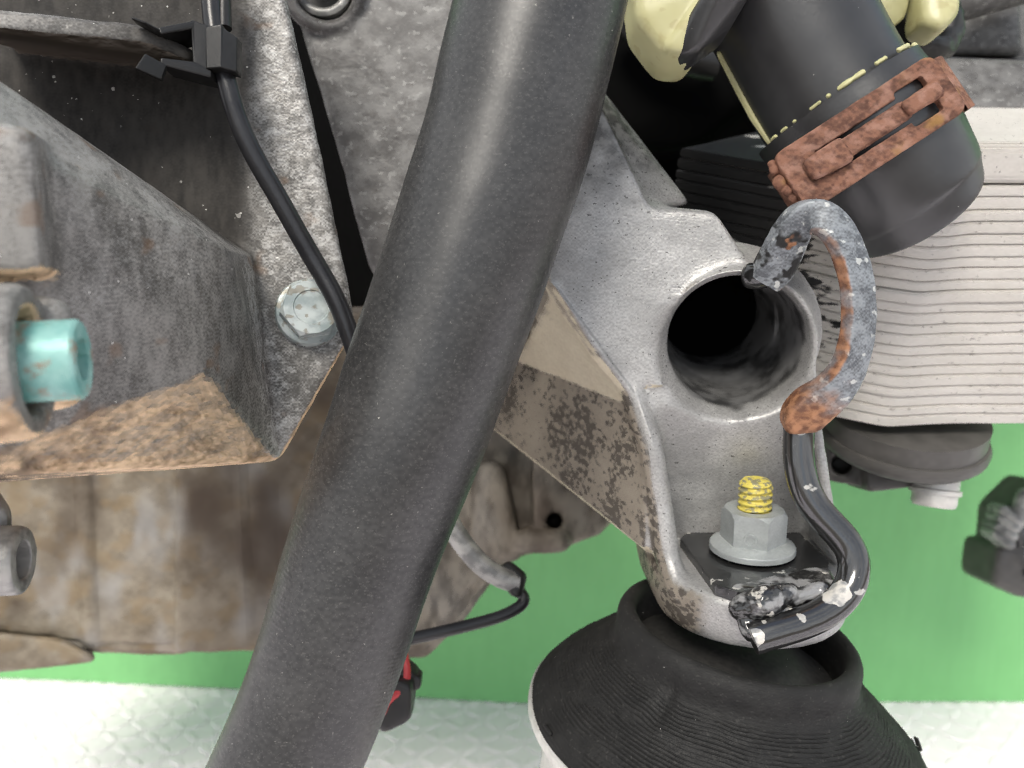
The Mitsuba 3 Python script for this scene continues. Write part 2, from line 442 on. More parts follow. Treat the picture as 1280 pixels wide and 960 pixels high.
mat('gloss_black', c_gloss, lambda p, n, uv: 0.12 + 0.18 * ss(0.45, 0.7, fb(p, 5, 3, 3)), 0.0, 1.0, lambda p, n, uv: fb(p, 3.5, 2) * 0.00012, 1.0)
def c_rod(p, n, uv):
    col = c_gloss(p, n, uv)
    for c, r in ((at(1044, 738, .2315), .0040), (at(1003, 536, .2395), .0022), (at(944, 797, .2275), .0026), (at(1072, 728, .2345), .0016)):  # paint chips; the spot at the left end paints in a pale reflection
        d_ = dr.sqrt(dr.square(p.x - float(c[0])) + dr.square(p.y - float(c[1])) + dr.square(p.z - float(c[2])))
        bare = mix((0.20, 0.20, 0.195), (0.46, 0.44, 0.40), ss(0.35, 0.65, fb(p, 2.0, 3, 61)))
        col = mix(col, bare, ss(1.0, 0.93, d_ / r + 0.9 * (fb(p, 2.2, 3, 19) - 0.5)))
    return col


mat('rod_paint', c_rod, 0.15, 0.0, 1.0, lambda p, n, uv: fb(p, 4, 2) * 0.00010, 1.0, clear=0.6)
mat('weld_paint', lambda p, n, uv: mix(mix((0.010, 0.010, 0.010), (0.20, 0.20, 0.20), ss(0.50, 0.66, fb(p, 4, 4, 14))), (0.40, 0.385, 0.35), ss(0.68, 0.76, fb(p, 3.2, 5, 24))), 0.2, 0.0, 1.0, lambda p, n, uv: fb(p, 1.6, 3) * 0.0003, 1.0)  # grey patches paint in the sheen of the weld; paler ones are chips
mat('chipped_paint', lambda p, n, uv: mix((0.42, 0.40, 0.36), (0.75, 0.73, 0.68), ss(0.3, 0.6, fb(p, 3, 3, 1, 1, 1, 2))), 0.45, 0.1, 0.5, lambda p, n, uv: fb(p, 2, 2) * 0.0003, 1.0)
mat('zinc_grey', lambda p, n, uv: mix((0.25, 0.268, 0.268), (0.40, 0.425, 0.42), 0.7 * fb(p, 4, 4) + 0.3 * ns(p, 0.5)), 0.42, 0.35, 0.5, lambda p, n, uv: fb(p, 1.2, 2) * 0.00008, 1.0)
mat('zinc_bright', lambda p, n, uv: mix(mix((0.24, 0.285, 0.285), (0.42, 0.46, 0.45), ss(0.3, 0.65, fb(p, 4, 4))), (0.16, 0.12, 0.07), ss(0.58, 0.7, fb(p, 2.2, 3, 9)) * 0.6), 0.42, 0.25, 0.5, lambda p, n, uv: fb(p, 1.6, 3) * 0.00010, 1.0)
mat('thread_yellow', lambda p, n, uv: mix(mix((0.46, 0.37, 0.05), (0.64, 0.55, 0.13), fb(p, 2, 3)), (0.17, 0.17, 0.13), ss(0.46, 0.60, fb(p, 1.1, 3, 7)) * 0.85), 0.5, 0.1, 0.5, lambda p, n, uv: fb(p, 0.7, 2) * 0.0001, 1.0)
mat('green_zinc', lambda p, n, uv: mix(mix((0.13, 0.33, 0.30), (0.27, 0.48, 0.44), ss(0.25, 0.7, fb(p, 4, 4))), (0.28, 0.15, 0.085), ss(0.56, 0.74, fb(p, 3, 4, 5)) * 0.75), 0.42, 0.15, 0.5, lambda p, n, uv: fb(p, 1.5, 3) * 0.00015, 1.0)


def c_cooler(p, n, uv):
    a = fb(p, 12, 3); b = ns(p, 0.8)
    col = mix((0.43, 0.405, 0.365), (0.58, 0.555, 0.515), 0.7 * a + 0.3 * b)
    col = mix(col, (0.08, 0.07, 0.06), ss(0.72, 0.79, fb(p, 1.4, 3, 30)) * 0.6)
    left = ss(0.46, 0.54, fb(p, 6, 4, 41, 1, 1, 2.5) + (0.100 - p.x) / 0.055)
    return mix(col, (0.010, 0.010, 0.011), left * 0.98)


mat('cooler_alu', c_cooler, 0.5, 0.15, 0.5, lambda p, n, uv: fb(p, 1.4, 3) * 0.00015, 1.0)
mat('braze_brown', lambda p, n, uv: mix((0.17, 0.13, 0.10), (0.34, 0.29, 0.25), fb(p, 4, 3)), 0.7)
mat('dark_plastic', lambda p, n, uv: mix((0.045, 0.043, 0.04), (0.085, 0.08, 0.075), fb(p, 5, 3)), 0.45, 0.0, 0.45, lambda p, n, uv: fb(p, 1.5, 2) * 0.0001, 1.0)
mat('black_plastic', lambda p, n, uv: mix((0.006, 0.006, 0.006), (0.016, 0.0155, 0.015), fb(p, 6, 3)), 0.42, 0.0, 0.45)
mat('cable_black', lambda p, n, uv: mix((0.010, 0.010, 0.012), (0.022, 0.022, 0.024), fb(p, 6, 3)), 0.30, 0.0, 0.45, lambda p, n, uv: fb(p, 2, 2) * 0.00005, 1.0)
mat('yellow_plastic', lambda p, n, uv: mix(mix((0.40, 0.38, 0.19), (0.48, 0.46, 0.26), fb(p, 8, 3)), (0.28, 0.22, 0.09), ss(0.6, 0.75, fb(p, 4, 3, 4)) * 0.3), 0.38, 0.0, 0.5)
mat('steel_grey', lambda p, n, uv: mix((0.15, 0.15, 0.148), (0.34, 0.335, 0.32), ss(0.3, 0.7, fb(p, 4, 4))), 0.45, 0.4, 0.5, lambda p, n, uv: fb(p, 1.2, 2) * 0.0001, 1.0)
mat('pale_alu', lambda p, n, uv: mix((0.40, 0.39, 0.37), (0.62, 0.61, 0.58), fb(p, 4, 3)), 0.4, 0.3, 0.5)
mat('yard_ground', lambda p, n, uv: mix((0.12, 0.10, 0.08), (0.20, 0.165, 0.13), fb(p, 60, 4)), 0.8)
mat('deep_shade_black', (0.002, 0.002, 0.002), 0.8, 0.0, 0.05)  # near black, standing in for deep shade in the gaps and bore
mat('red_wire', (0.38, 0.03, 0.035), 0.4)
mat('white_floor', lambda p, n, uv: mix((0.90, 0.83, 0.88), (0.95, 0.88, 0.93), fb(p, 40, 3)), 0.45, 0.0, 0.4)


def c_green(p, n, uv):
    a = fb(p, 60, 3); st = mikit.fbm(p.x * 260.0, 3.0, p.z * 40.0, octaves=3)
    return mix((0.155, 0.40, 0.15), (0.195, 0.47, 0.19), 0.55 * a + 0.45 * st)


mat('green_cloth', c_green, 0.6, 0.0, 0.35, lambda p, n, uv: fb(p, 5, 2, 0, 1.6, 1, 0.5) * 0.0004, 1.0, 5e-4)

# ------------------------------------------------------------------ setting: floor, green backdrop
fl = trimesh.creation.box(extents=[3.0, 2.1, 0.02]); fl.apply_translation([0, 0.72, -0.01])
scene['floor'] = mikit.ply(fl, 'white_floor', smooth=False)
labels['floor'] = {'label': 'white embossed sheet floor below the engine', 'kind': 'structure'}
gd = trimesh.creation.box(extents=[60, 60, 0.1]); gd.apply_translation([0, 0, -0.075])
scene['ground'] = mikit.ply(gd, 'yard_ground', smooth=False)
labels['ground'] = {'label': 'dark yard ground round the white sheet', 'kind': 'structure'}
# lozenge bumps of the embossed sheet, as one mesh
base = trimesh.creation.icosphere(subdivisions=1, radius=1.0)
base = base.slice_plane([0, 0, 0], [0, 0, 1]) if False else base
bv, bf = [], []
rng = np.random.default_rng(5)
k = 0
for i in range(-60, 61):
    for j in range(-6, 26):
        s = (i + j) % 2
        x, y = i * 0.0125, 0.36 + j * 0.0125 - 0.04
        if y > 0.63: continue
        a = math.radians(45 if s else -45) + rng.normal(0, 0.05)
        v = base.vertices * np.array([0.0075, 0.0030, 0.0006])
        R = np.array([[math.cos(a), -math.sin(a), 0], [math.sin(a), math.cos(a), 0], [0, 0, 1]])
        v = v @ R.T + [x, y, 0.0002]
        bv.append(v); bf.append(base.faces + k); k += len(v)
scene['floor__embossing'] = mikit.ply(trimesh.Trimesh(np.vstack(bv), np.vstack(bf), process=False), 'white_floor', smooth=True)
labels['floor__embossing'] = {'kind': 'stuff'}

plan = []
for px, py in [(-500, 838), (-150, 845), (0, 848), (150, 855), (300, 862), (480, 870), (660, 880), (900, 880), (1140, 878), (1300, 878), (1700, 876), (2200, 874)]:
    ray = FWD + (px - 640) / FOCAL * RIGHT - (py - 480) / FOCAL * UP
    P = EYE + ray * (EYE[2] - 0.0005) / -ray[2]
    plan.append(P[:2])
plan = spline(np.column_stack([plan, np.zeros(len(plan))]), 240)[:, :2]
zz = np.linspace(0.001, 0.62, 120)
xs = plan[:, 0][:, None] + 0 * zz
ys = plan[:, 1][:, None] + 0.004 * (meshkit.fbm(np.stack([xs * 14, xs * 0, zz[None] * 5 + 0 * xs], -1), 3, 2) - 0.5) * np.minimum(1, zz / 0.05)
front = np.stack([xs, ys, zz[None] + 0 * xs], -1)
back = front + [0, 0.006, 0]
nx, nz = front.shape[:2]
def grid_faces(nx, nz, o=0):
    i, j = np.meshgrid(np.arange(nx - 1), np.arange(nz - 1), indexing='ij')
    q = np.stack([o + i * nz + j, o + (i + 1) * nz + j, o + (i + 1) * nz + j + 1, o + i * nz + j + 1], -1).reshape(-1, 4)
    return np.vstack([q[:, [0, 1, 2]], q[:, [0, 2, 3]]])
gm = trimesh.Trimesh(np.vstack([front.reshape(-1, 3), back.reshape(-1, 3)]), np.vstack([grid_faces(nx, nz), grid_faces(nx, nz, nx * nz)[:, ::-1]]), process=False)
solo('green_backdrop', gm, 'green_cloth', 'plain green upright sheet behind the engine, meeting the white floor', 'backdrop', smooth=True)

# ------------------------------------------------------------------ engine mount: bracket, nut, plate, boot
S = at(940, 687, 0.262)                 # foot of the flange nut, on the stud axis
ZV = np.array([0, 0, 1.0])


def push(p, dy, dx=0.0, dz=0.0):
    return np.asarray(p) + [dx, dy, dz]


B = []
# web: the wall behind the stud and round the hole
# upper face, flush with the lip of the hole
HC = atY(925, 434, 0.2485)
UN = np.array([-0.06, -1.0, 0.16])
up = [atP(*q, HC, UN) for q in [(690, 345), (690, 190), (742, 110), (812, 257), (895, 264), (938, 328), (988, 372), (1014, 440), (1010, 470), (925, 480), (810, 484), (796, 484), (745, 440)]]
uc = atP(880, 400, HC, UN)
for a, b in zip(up, up[1:] + up[:1]):
    B.append(hull([a, b, uc, push(a, .022), push(b, .022), push(uc, .022)]))
BV = [atP(806, 480, HC, UN) + [0, .0015, 0], atP(1010, 480, HC, UN) + [0, .0015, 0], atP(812, 512, HC, UN) + [0, .0015, 0], atP(1014, 510, HC, UN) + [0, .0015, 0], atY(832, 612, .2582), atY(1028, 612, .2582)]
B.append(hull(BV + [push(q, .02) for q in BV]))
# wall behind the stud, sloping back towards the foot
B.append(hull([atY(*q) for q in [(812, 505, .2505), (1016, 500, .2505), (1045, 690, .2635), (846, 690, .2635), (822, 590, .257)]] + [push(atY(*q), .018) for q in [(812, 505, .2505), (1016, 500, .2505), (1045, 690, .2635), (846, 690, .2635)]]))
# boss round the hole
HD = unit([0.06, 1.0, 0.05])
B.append(cyl(HC - HD * .0008, HC + HD * 0.085, 0.0219, 0.0262, 64))
B.append(cyl(HC + HD * .003, HC + HD * 0.02, 0.0225, 0.0285, 64))
# raised left wall
lw = [atP(x, y, HC, UN) + [0, .0034, 0] for x, y in [(690, 343), (717, 391), (754, 446), (792, 487)]] + [atY(*q) for q in [(815, 560, .2445), (826, 630, .2430), (836, 700, .2400), (850, 742, .2330)]]
for a, b in zip(lw[:-1], lw[1:]):
    B.append(bhull([a, b, push(a, .03), push(b, .03)], 0.0035))
B.append(hull([atY(800, 508, .2455), atY(815, 560, .244), atY(826, 630, .2425), atY(834, 690, .241)] + [atY(803, 515, .249), atY(806, 690, .2435), atY(803, 515, .27), atY(806, 690, .27), atY(840, 690, .27), atY(822, 560, .27)]))
# right wall
rw = [atY(*q) for q in [(975, 366, .252), (998, 398, .2495), (1010, 440, .248), (1014, 490, .248), (1024, 560, .247), (1036, 640, .245), (1046, 700, .242)]]
for a, b in zip(rw[:-1], rw[1:]):
    B.append(bhull([a, b, push(a, .028), push(b, .028)], 0.0019))
# foot: flat pad under the nut
zt, zb = S[2] - 0.0035, S[2] - 0.0190
foot = []
for ang in np.linspace(math.pi * 0.97, math.pi * 2.05, 16):
    rx, ry = (0.0272 if math.cos(ang) < 0 else 0.0270), 0.0268
    foot.append([S[0] + rx * math.cos(ang), S[1] + ry * math.sin(ang)])
foot = [[S[0] - 0.0285, S[1] + 0.03]] + foot + [[S[0] + 0.026, S[1] + 0.03]]
B.append(bhull([[x, y, zt - 0.0025] for x, y in foot] + [[S[0] + (x - S[0]) * 0.93, S[1] + (y - S[1]) * 0.93, zb + 0.003] for x, y in foot], 0.0025))
# side flank and lower web running back to the engine
fl_pts = [atY(803, 515, .247), atY(806, 690, .243), atY(822, 600, .262), atY(850, 690, .27), atY(640, 452, .325), atY(600, 455, .345), atY(600, 525, .345), atY(672, 574, .325), atY(690, 585, .318), atY(806, 512, .27)]
B.append(hull(fl_pts))
B.append(hull([atY(690, 352, .252), atY(745, 440, .249), atY(800, 500, .247), atY(806, 527, .25), atY(640, 452, .325), atY(803, 515, .247), atY(640, 420, .33), atY(690, 352, .29), atY(800, 480, .28)]))
# rib on the flank
B.append(bhull([atY(671, 462, .312), atY(673, 570, .322), atY(676, 470, .33), atY(677, 572, .335)], 0.0012))
# upper arm going back
B.append(hull([atP(690, 190, HC, UN) + [0, .004, 0], atP(740, 104, HC, UN) + [0, .004, 0], atY(742, 98, .275), atY(862, 254, .272), atP(812, 259, HC, UN) + [0, .004, 0], atY(862, 254, .30), atY(742, 98, .31), atY(690, 300, .30)]))
bm = union(B)
bm = bm - cyl(HC - HD * .004 - [.0012, 0, 0], HC + HD * .0045 - [.0004, 0, 0], .0232, .0198, 64) - cyl(HC - HD * 0.02, HC + HD * 0.034, 0.0203, 0.0190, 64) - cyl(HC + HD * 0.033, HC + HD * 0.078, 0.0172, 0.0165, 64)
bracket = thing('mount_bracket', 'light grey cast bracket with one large round hole, bolted onto the black rubber mount', 'engine bracket')
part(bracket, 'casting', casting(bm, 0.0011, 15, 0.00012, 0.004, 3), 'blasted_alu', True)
part(bracket, 'bore_shade_disc', tm(cyl(HC + HD * .060, HC + HD * .074, .0170, .0170, 48)), 'deep_shade_black', 30, label='added black disc standing for the dark depth of the large bore')  # added disc, black in place of the dark depth of the bore

# black plate under the nut, with the folded tab and weld the rod sits on
support = thing('hook_bracket', 'black bent rod on a plate under the nut, ending in a rusty galvanised open hook', 'hook bracket')
pz = S[2] - 0.0008
def at_z(px, py, z):
    ray = FWD + (px - 640) / FOCAL * RIGHT - (py - 480) / FOCAL * UP
    return EYE + ray * (z - EYE[2]) / ray[2]
plate_px = [(850, 673), (868, 655), (940, 650), (995, 660), (1036, 700), (1034, 716), (925, 741), (893, 731)]
poly = Polygon([at_z(x, y, pz)[:2] for x, y in plate_px]).buffer(-0.002).buffer(0.002)
part(support, 'plate', tm(slab(poly, [0, 0, pz - 0.0031], np.eye(3), 0, 0.0031, 0.0007, 3)), 'gloss_black', 40)
tab = union([bhull([at_z(918, 738, pz - .001), at_z(1030, 712, pz - .001), at_z(1036, 722, pz - .004), at(925, 752, .2365), at(1046, 745, .238)], 0.0014),
             bhull([at(922, 752, .2365), at(1000, 742, .238), at(938, 792, .2325), at(990, 775, .235)], 0.0016)])
part(support, 'folded_tab', casting(tab, 0.001, 3, 0.0004, 0.004, 4), 'weld_paint', True)
weld = union([chain([at(925, 760, .2345), at(955, 752, .2330), at(985, 741, .2350)], [0.0032, 0.0046, 0.0028]), chain([at(932, 775, .2335), at(938, 790, .2325)], [0.0022, 0.0026]),
              chain([at(985, 750, .236), at(1030, 735, .2375)], [0.0024, 0.002])])
part(support, 'weld_bead', casting(weld, 0.0007, 4, 0.0006, 0.003, 8), 'weld_paint', True)
rod_px = [(940, 799, .2305), (975, 788, .2310), (1015, 774, .2325), (1048, 752, .2345), (1066, 722, .2365), (1064, 690, .2380), (1042, 660, .2395), (1015, 628, .2410), (1001, 590, .2420), (998, 550, .2425), (1001, 520, .2420)]
rod = spline([at(*q) for q in rod_px], 120)
mesh, uv = sweep(rod, 0.0042, 32)
part(support, 'rod', mesh, 'rod_paint', True, label='glossy black bent rod with chipped paint at its lower bend', uv=uv)
hook_px = [(999, 532, .2415, .0044, 1.0, 0), (1009, 513, .2390, .0056, .85, 0), (1034, 494, .2360, .0052, .75, 6), (1058, 464, .2330, .0047, .62, 16), (1072, 415, .231, .0046, .56, 24), (1071, 355, .2295, .0046, .54, 26), (1055, 303, .2295, .0045, .54, 26),
           (1026, 272, .231, .0044, .58, 14), (1001, 276, .2345, .0046, .66, -8), (982, 306, .2385, .0052, .66, -14), (966, 336, .2425, .0052, .70, -8), (955, 353, .2445, .0042, .85, 0)]
hk = spline([list(at(*q[:3])) + [q[3], q[4], q[5]] for q in hook_px], 130)
mesh, uv = sweep(hk[:, :3], hk[:, 3], 36, aspect=hk[:, 4], power=4.6, twist=hk[:, 5])
v = mesh.vertices + np.array(mesh.vertex_normals) * ((meshkit.fbm(mesh.vertices / 0.004, 3, 8) - 0.5) * 0.0005)[:, None]
mesh = trimesh.Trimesh(v, mesh.faces, process=False)
hook = part(support, 'hook', mesh, 'hook_steel', True, label='flattened galvanised hook with rusty inner edge', uv=uv)
mesh, uv = sweep([at(962, 342, .2435), at(948, 345, .2450), at(937, 345, .2465), at(931, 345, .2472), at(928, 345, .2475)], [.0036, .0037, .0036, .0030, .0018], 24)
part(support, 'tip', mesh, 'gloss_black', 60, uv=uv)

# flange nut and stud
nut = thing('flange_nut', 'grey hex flange nut on the black plate of the mount bracket', 'nut')
fp = [(0.0, 0), (0.0131, 0), (0.01345, 0.0003), (0.01345, 0.0017), (0.0132, 0.0021), (0.0112, 0.0029), (0.0100, 0.0036), (0.0, 0.0036)]
part(nut, 'flange', placed(lathe(fp, 72), np.eye(3) * 0.925, S), 'zinc_grey', 35)
hexm = m3.Manifold.cylinder(0.0138, 0.0104, 0.0104, 6).rotate([0, 0, 40])
hexm = hexm ^ m3.Manifold.revolve(m3.CrossSection([[(0, 0), (0.0108, 0), (0.0108, 0.0116), (0.0092, 0.0138), (0, 0.0138)]]), 64)
hexm = hexm - m3.Manifold.cylinder(0.004, 0.0050, 0.0058, 40).translate([0, 0, 0.0112])
for ang in (250,):
    a = math.radians(ang); c = np.array([math.cos(a), math.sin(a), 0]) * 0.0090
    if True:
        ring = cyl(c - 0.001 * unit(c) + [0, 0, .0062], c + 0.00045 * unit(c) + [0, 0, .0062], 0.0024, 0.0021, 28) - cyl(c + [0, 0, .0062], c + 0.001 * unit(c) + [0, 0, .0062], 0.0013, 0.0015, 24)
        hexm = hexm + ring
part(nut, 'hexagon', placed(tm(hexm), np.eye(3) * np.array([.91, .91, .93]), S), 'zinc_grey', 25)
stud = thing('threaded_stud', 'yellow painted threaded stud sticking up through the flange nut', 'stud')
H, n1, n2 = 0.0216, 150, 60
z = np.linspace(-0.004, H, n1); th = np.linspace(0, 2 * np.pi, n2, endpoint=False)
ph = (z[:, None] / 0.00185 - th[None] / (2 * np.pi)) % 1
r = 0.0049 - 0.0007 * np.clip(np.abs(ph - 0.5) * 3.2 - 0.35, 0, 1)
r = np.minimum(r, 0.0049 - np.clip((z[:, None] - (H - 0.0012)) * 0.9, 0, 1))
V = np.stack([r * np.cos(th), r * np.sin(th), z[:, None] + 0 * r], -1).reshape(-1, 3)
i, j = np.meshgrid(np.arange(n1 - 1), np.arange(n2), indexing='ij'); kk = (j + 1) % n2
q = np.stack([i * n2 + j, i * n2 + kk, (i + 1) * n2 + kk, (i + 1) * n2 + j], -1).reshape(-1, 4)
V = np.vstack([V, [0, 0, H]]); top = np.array([[(n1 - 1) * n2 + a, (n1 - 1) * n2 + (a + 1) % n2, len(V) - 1] for a in range(n2)])
part(stud, 'thread', placed(trimesh.Trimesh(V, np.vstack([q[:, [0, 1, 2]], q[:, [0, 2, 3]], top]), process=False), np.eye(3), S), 'thread_yellow', 35)

# rubber boot of the mount
mount = thing('rubber_engine_mount', 'black cone-shaped rubber engine mount with cracked ringed skin below the cast bracket', 'engine mount')
prof = [(0.0310, -0.0400), (0.0310, -0.034), (0.0310, -0.0285), (0.0318, -0.0262), (0.0334, -0.0252), (0.0350, -0.0258), (0.0363, -0.0280), (0.0366, -0.031), (0.0365, -0.0335),
        (0.0372, -0.0358), (0.0400, -0.0385), (0.0450, -0.0425), (0.0500, -0.0470), (0.0560, -0.0525), (0.0604, -0.0580), (0.0614, -0.0600), (0.0612, -0.0625)]
pp = spline(np.column_stack([prof, np.zeros(len(prof))]), 220)[:, :2]
nth = 420
bo = lathe(pp, nth)
uvb = np.stack(np.broadcast_arrays(np.arange(nth)[None] / nth, np.linspace(0, 1, len(pp))[:, None]), -1).reshape(-1, 2)
vn = np.array(bo.vertex_normals)
# fine circumferential cracks and lumps as relief
wv = uvb[:, 1] * 96 + 5.0 * meshkit.fbm(np.column_stack([bo.vertices[:, 0] / 0.012, bo.vertices[:, 1] / 0.012, bo.vertices[:, 2] / 0.02]), 3, 4)
crack = np.clip(1 - np.abs((wv % 1) - 0.5) / 0.14, 0, 1) * np.clip((uvb[:, 1] - 0.40) / 0.05, 0, 1)
gate = np.clip((meshkit.fbm(np.column_stack([np.cos(uvb[:, 0] * 6.283) * 9, np.sin(uvb[:, 0] * 6.283) * 9, uvb[:, 1] * 30]), 3, 9) - 0.34) / 0.12, 0, 1)
disp = -0.00017 * crack * gate + 0.0012 * (meshkit.fbm(bo.vertices / 0.02, 3, 5) - 0.5)
fold = np.exp(-((np.arctan2(bo.vertices[:, 1], bo.vertices[:, 0]) + 2.30) / 0.05) ** 2) * np.clip((uvb[:, 1] - 0.35) / 0.1, 0, 1) * np.clip((0.66 - uvb[:, 1]) / 0.1, 0, 1)
disp += 0.0010 * fold
bo.vertices = bo.vertices + vn * disp[:, None]
bo.vertices = bo.vertices + np.column_stack([0.13 * np.maximum(0, -0.0335 - bo.vertices[:, 2]), np.zeros((len(bo.vertices), 2))])
tilt = trimesh.transformations.rotation_matrix(math.radians(9.5), [0, 1, 0])[:3, :3]
BS = S + [0.0022, 0.001, 0.0005]
part(mount, 'boot', placed(bo, tilt, BS), 'boot_rubber', True, uv=uvb)
core = [(0.0, -0.0295), (0.012, -0.030), (0.020, -0.0325), (0.0275, -0.0360), (0.0308, -0.0375), (0.0309, -0.042)]
part(mount, 'core', placed(lathe(spline(np.column_stack([core, np.zeros(6)]), 40)[:, :2], 96), tilt, BS), 'core_rubber', True)
cup = [(0.0590, -0.0600), (0.0618, -0.0603), (0.0622, -0.0610), (0.0622, -0.0632), (0.0612, -0.0645), (0.0565, -0.068), (0.0550, -0.074), (0.0540, -0.095), (0.0520, -0.099), (0.0, -0.099)]
part(mount, 'metal_cup', placed(lathe(cup, 120), tilt, BS + [0.0035, 0, 0]), 'pale_alu', 40, label='bare metal cup clasping the rubber skirt')
fray = []
rr = random.Random(3)
for q in range(26):
    a = rr.uniform(-0.9, 0.4) if q < 13 else rr.uniform(-2.9, -1.9)
    r0 = 0.0610; P = np.array([r0 * math.cos(a), r0 * math.sin(a), -0.0585 + rr.uniform(-.001, .001)])
    t = np.array([-math.sin(a), math.cos(a), 0])
    fray.append(bhull([P, P + t * rr.uniform(.001, .004) + [0, 0, rr.uniform(.0003, .0014)]], rr.uniform(.0003, .0006), 8))
part(mount, 'frayed_edge', placed(tm(union(fray)), tilt, BS + [0.0035, 0, 0]), 'boot_rubber', 40, kind='stuff')

# ------------------------------------------------------------------ coolant hose
hose_px = [(690, -90, .206, 110), (676, 0, .206, 108.5), (657, 80, .206, 108), (636, 165, .206, 107), (606, 260, .206, 106), (573, 360, .206, 105.5), (540, 450, .206, 104), (505, 550, .206, 101), (468, 650, .207, 97), (436, 745, .208, 94), (402, 850, .209, 92), (356, 960, .210, 92), (315, 1060, .211, 92)]
hp = spline([list(at(x, y, d)) + [w * d / FOCAL * 0.985] for x, y, d, w in hose_px], 200)
mesh, uv = sweep(hp[:, :3], hp[:, 3], 96, cap=False)
n0 = np.array(mesh.vertex_normals)
mesh = trimesh.Trimesh(mesh.vertices + n0 * ((meshkit.fbm(mesh.vertices / 0.03, 3, 12) - 0.5) * 0.0009)[:, None], mesh.faces, process=False)
solo('coolant_hose', mesh, 'hose_rubber', 'thick dusty black rubber hose running diagonally in front of everything', 'hose', True, uv=uv)

# ------------------------------------------------------------------ left cast bracket with its bolts
L = []
plate = [(-120, -90), (345, -90), (356, 0), (378, 96), (399, 192), (419, 292), (434, 360), (440, 400), (430, 430), (347, 574), (300, 560), (-120, 560)]
pl3 = [at(x, y, .246 - (400 - x) * 0.00001) for x, y in plate]
pc = at(200, 250, .244)
for a, b in zip(pl3, pl3[1:] + pl3[:1]):
    L.append(hull([a, b, pc, a + FWD * .005, b + FWD * .005, pc + FWD * .005]))
# box-shaped rib standing out towards the camera
L.append(hull([at(-120, 110, .152), at(50, 199, .168), at(148, 244, .185), at(287, 313, .212), at(262, 463, .205), at(65, 536, .180), at(-120, 600, .158),
               at(-120, 22, .170), at(50, 136, .184), at(148, 205, .204), at(318, 322, .246), at(350, 577, .246), at(-120, 612, .225), at(160, 212, .24), at(-120, 20, .21)]))
# top flange rib
L.append(hull([at(-120, -2, .198), at(180, 30, .216), at(238, 63, .224), at(240, 78, .224), at(180, 52, .216), at(-120, 22, .198),
               push(at(-120, -2, .198), .06), push(at(180, 30, .216), .04), push(at(238, 63, .224), .03), push(at(240, 78, .224), .03), push(at(-120, 22, .198), .06)]))
# boss block at the edge of the picture
L.append(bhull([at(-120, 150, .150), at(26, 172, .156), at(40, 330, .158), at(-120, 330, .150), at(-120, 150, .19), at(60, 190, .185), at(70, 335, .185), at(-120, 330, .19)], .002))
BA = unit([0.965, 0.215, 0.02])
bc = at(-16, 455, .150)
L.append(cyl(bc - BA * .03, bc + BA * .0075, 0.0140, 0.0135, 48))
L.append(bhull([bc - BA * .02 + [0, .012, .008], bc + BA * .004 + [0, .014, .006], bc - BA * .02 + [0, .012, -.010], bc + BA * .004 + [0, .016, -.008]], .004))
lm = union(L) - cyl(bc - BA * .012, bc + BA * .03, .0088, .0090, 40)
cast = thing('cast_support', 'dirty grey cast bracket with a boxy rib and tan crusted underside left of the hose', 'engine bracket')
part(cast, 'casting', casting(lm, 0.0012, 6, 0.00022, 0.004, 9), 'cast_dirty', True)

cap = thing('socket_cap_screw', 'turquoise green socket cap screw poking out of the cast bracket at the left edge', 'screw')
s0 = at(10, 454, .150)
hd = cyl(s0 - BA * .02, s0 + BA * .0112, 0.0069, 0.0069, 48) + cyl(s0 + BA * .0112, s0 + BA * .0118, .0069, .0064, 48)
hd = hd - placed(m3.Manifold.cylinder(.01, .0042, .0042, 6), frame(BA), s0 + BA * .006)
part(cap, 'head', tm(hd), 'green_zinc', 30)

bolt = thing('hex_flange_bolt', 'pale zinc hex bolt with washer flange holding the cast bracket beside the thin cable', 'bolt')
b0 = at(387, 391, .2462); BN = unit(EYE + [0.015, 0, 0.05] - b0)
part(bolt, 'washer', placed(lathe([(0, .0022), (.0078, .0022), (.0090, .0018), (.0094, .0009), (.0094, -.001)][::-1], 64), frame(BN), b0), 'zinc_bright', 40)
hx = m3.Manifold.cylinder(.0072, .0083, .0083, 6).rotate([0, 0, 11]) ^ m3.Manifold.revolve(m3.CrossSection([[(0, 0), (.0086, 0), (.0086, .0058), (.0072, .0072), (0, .0072)]]), 64)
hx = hx - m3.Manifold.revolve(m3.CrossSection([[(0, .0068), (.0045, .0068), (.0055, .009), (0, .009)]]), 40)
part(bolt, 'hexagon', placed(tm(hx), frame(BN), b0 + BN * .0015), 'zinc_bright', 25)
marks = []
for q in range(9):
    a = 0.5 + q * 0.62
    if q == 4: continue
    c, s_ = math.cos(a), math.sin(a)
    marks.append(trimesh.creation.box(extents=[.0011, .0004, .0006], transform=trimesh.transformations.rotation_matrix(a + (q % 2), [0, 0, 1])).apply_translation([.0054 * c, .0054 * s_, .0087]))

# thin cable and its spring clip
cb_px = [(262, -60, .229), (264, 0, .2285), (270, 50, .2275), (283, 100, .227), (296, 145, .2275), (318, 195, .229), (345, 242, .231), (372, 290, .233), (398, 335, .2345), (420, 375, .2345), (436, 415, .235), (450, 455, .236)]
mesh, uv = sweep(spline([at(*q) for q in cb_px], 120), .00255, 24)
solo('thin_cable', mesh, 'cable_black', 'thin black cable held by a clip, passing over the hex bolt to behind the hose', 'cable', True, uv=uv)
clip = thing('cable_clip', 'black spring clip gripping the cast rib and holding the thin cable', 'clip')
def boxy(pts, t, r=.0005): return bhull([at(*p) for p in pts] + [at(*p) + FWD * t for p in pts], r)
holder = union([boxy([(259, 36, .2225), (276, 33, .222), (276, 83, .2215), (260, 84, .222)], .0045), boxy([(276, 36, .2225), (294, 48, .224), (294, 88, .2235), (276, 83, .2215)], .004)])
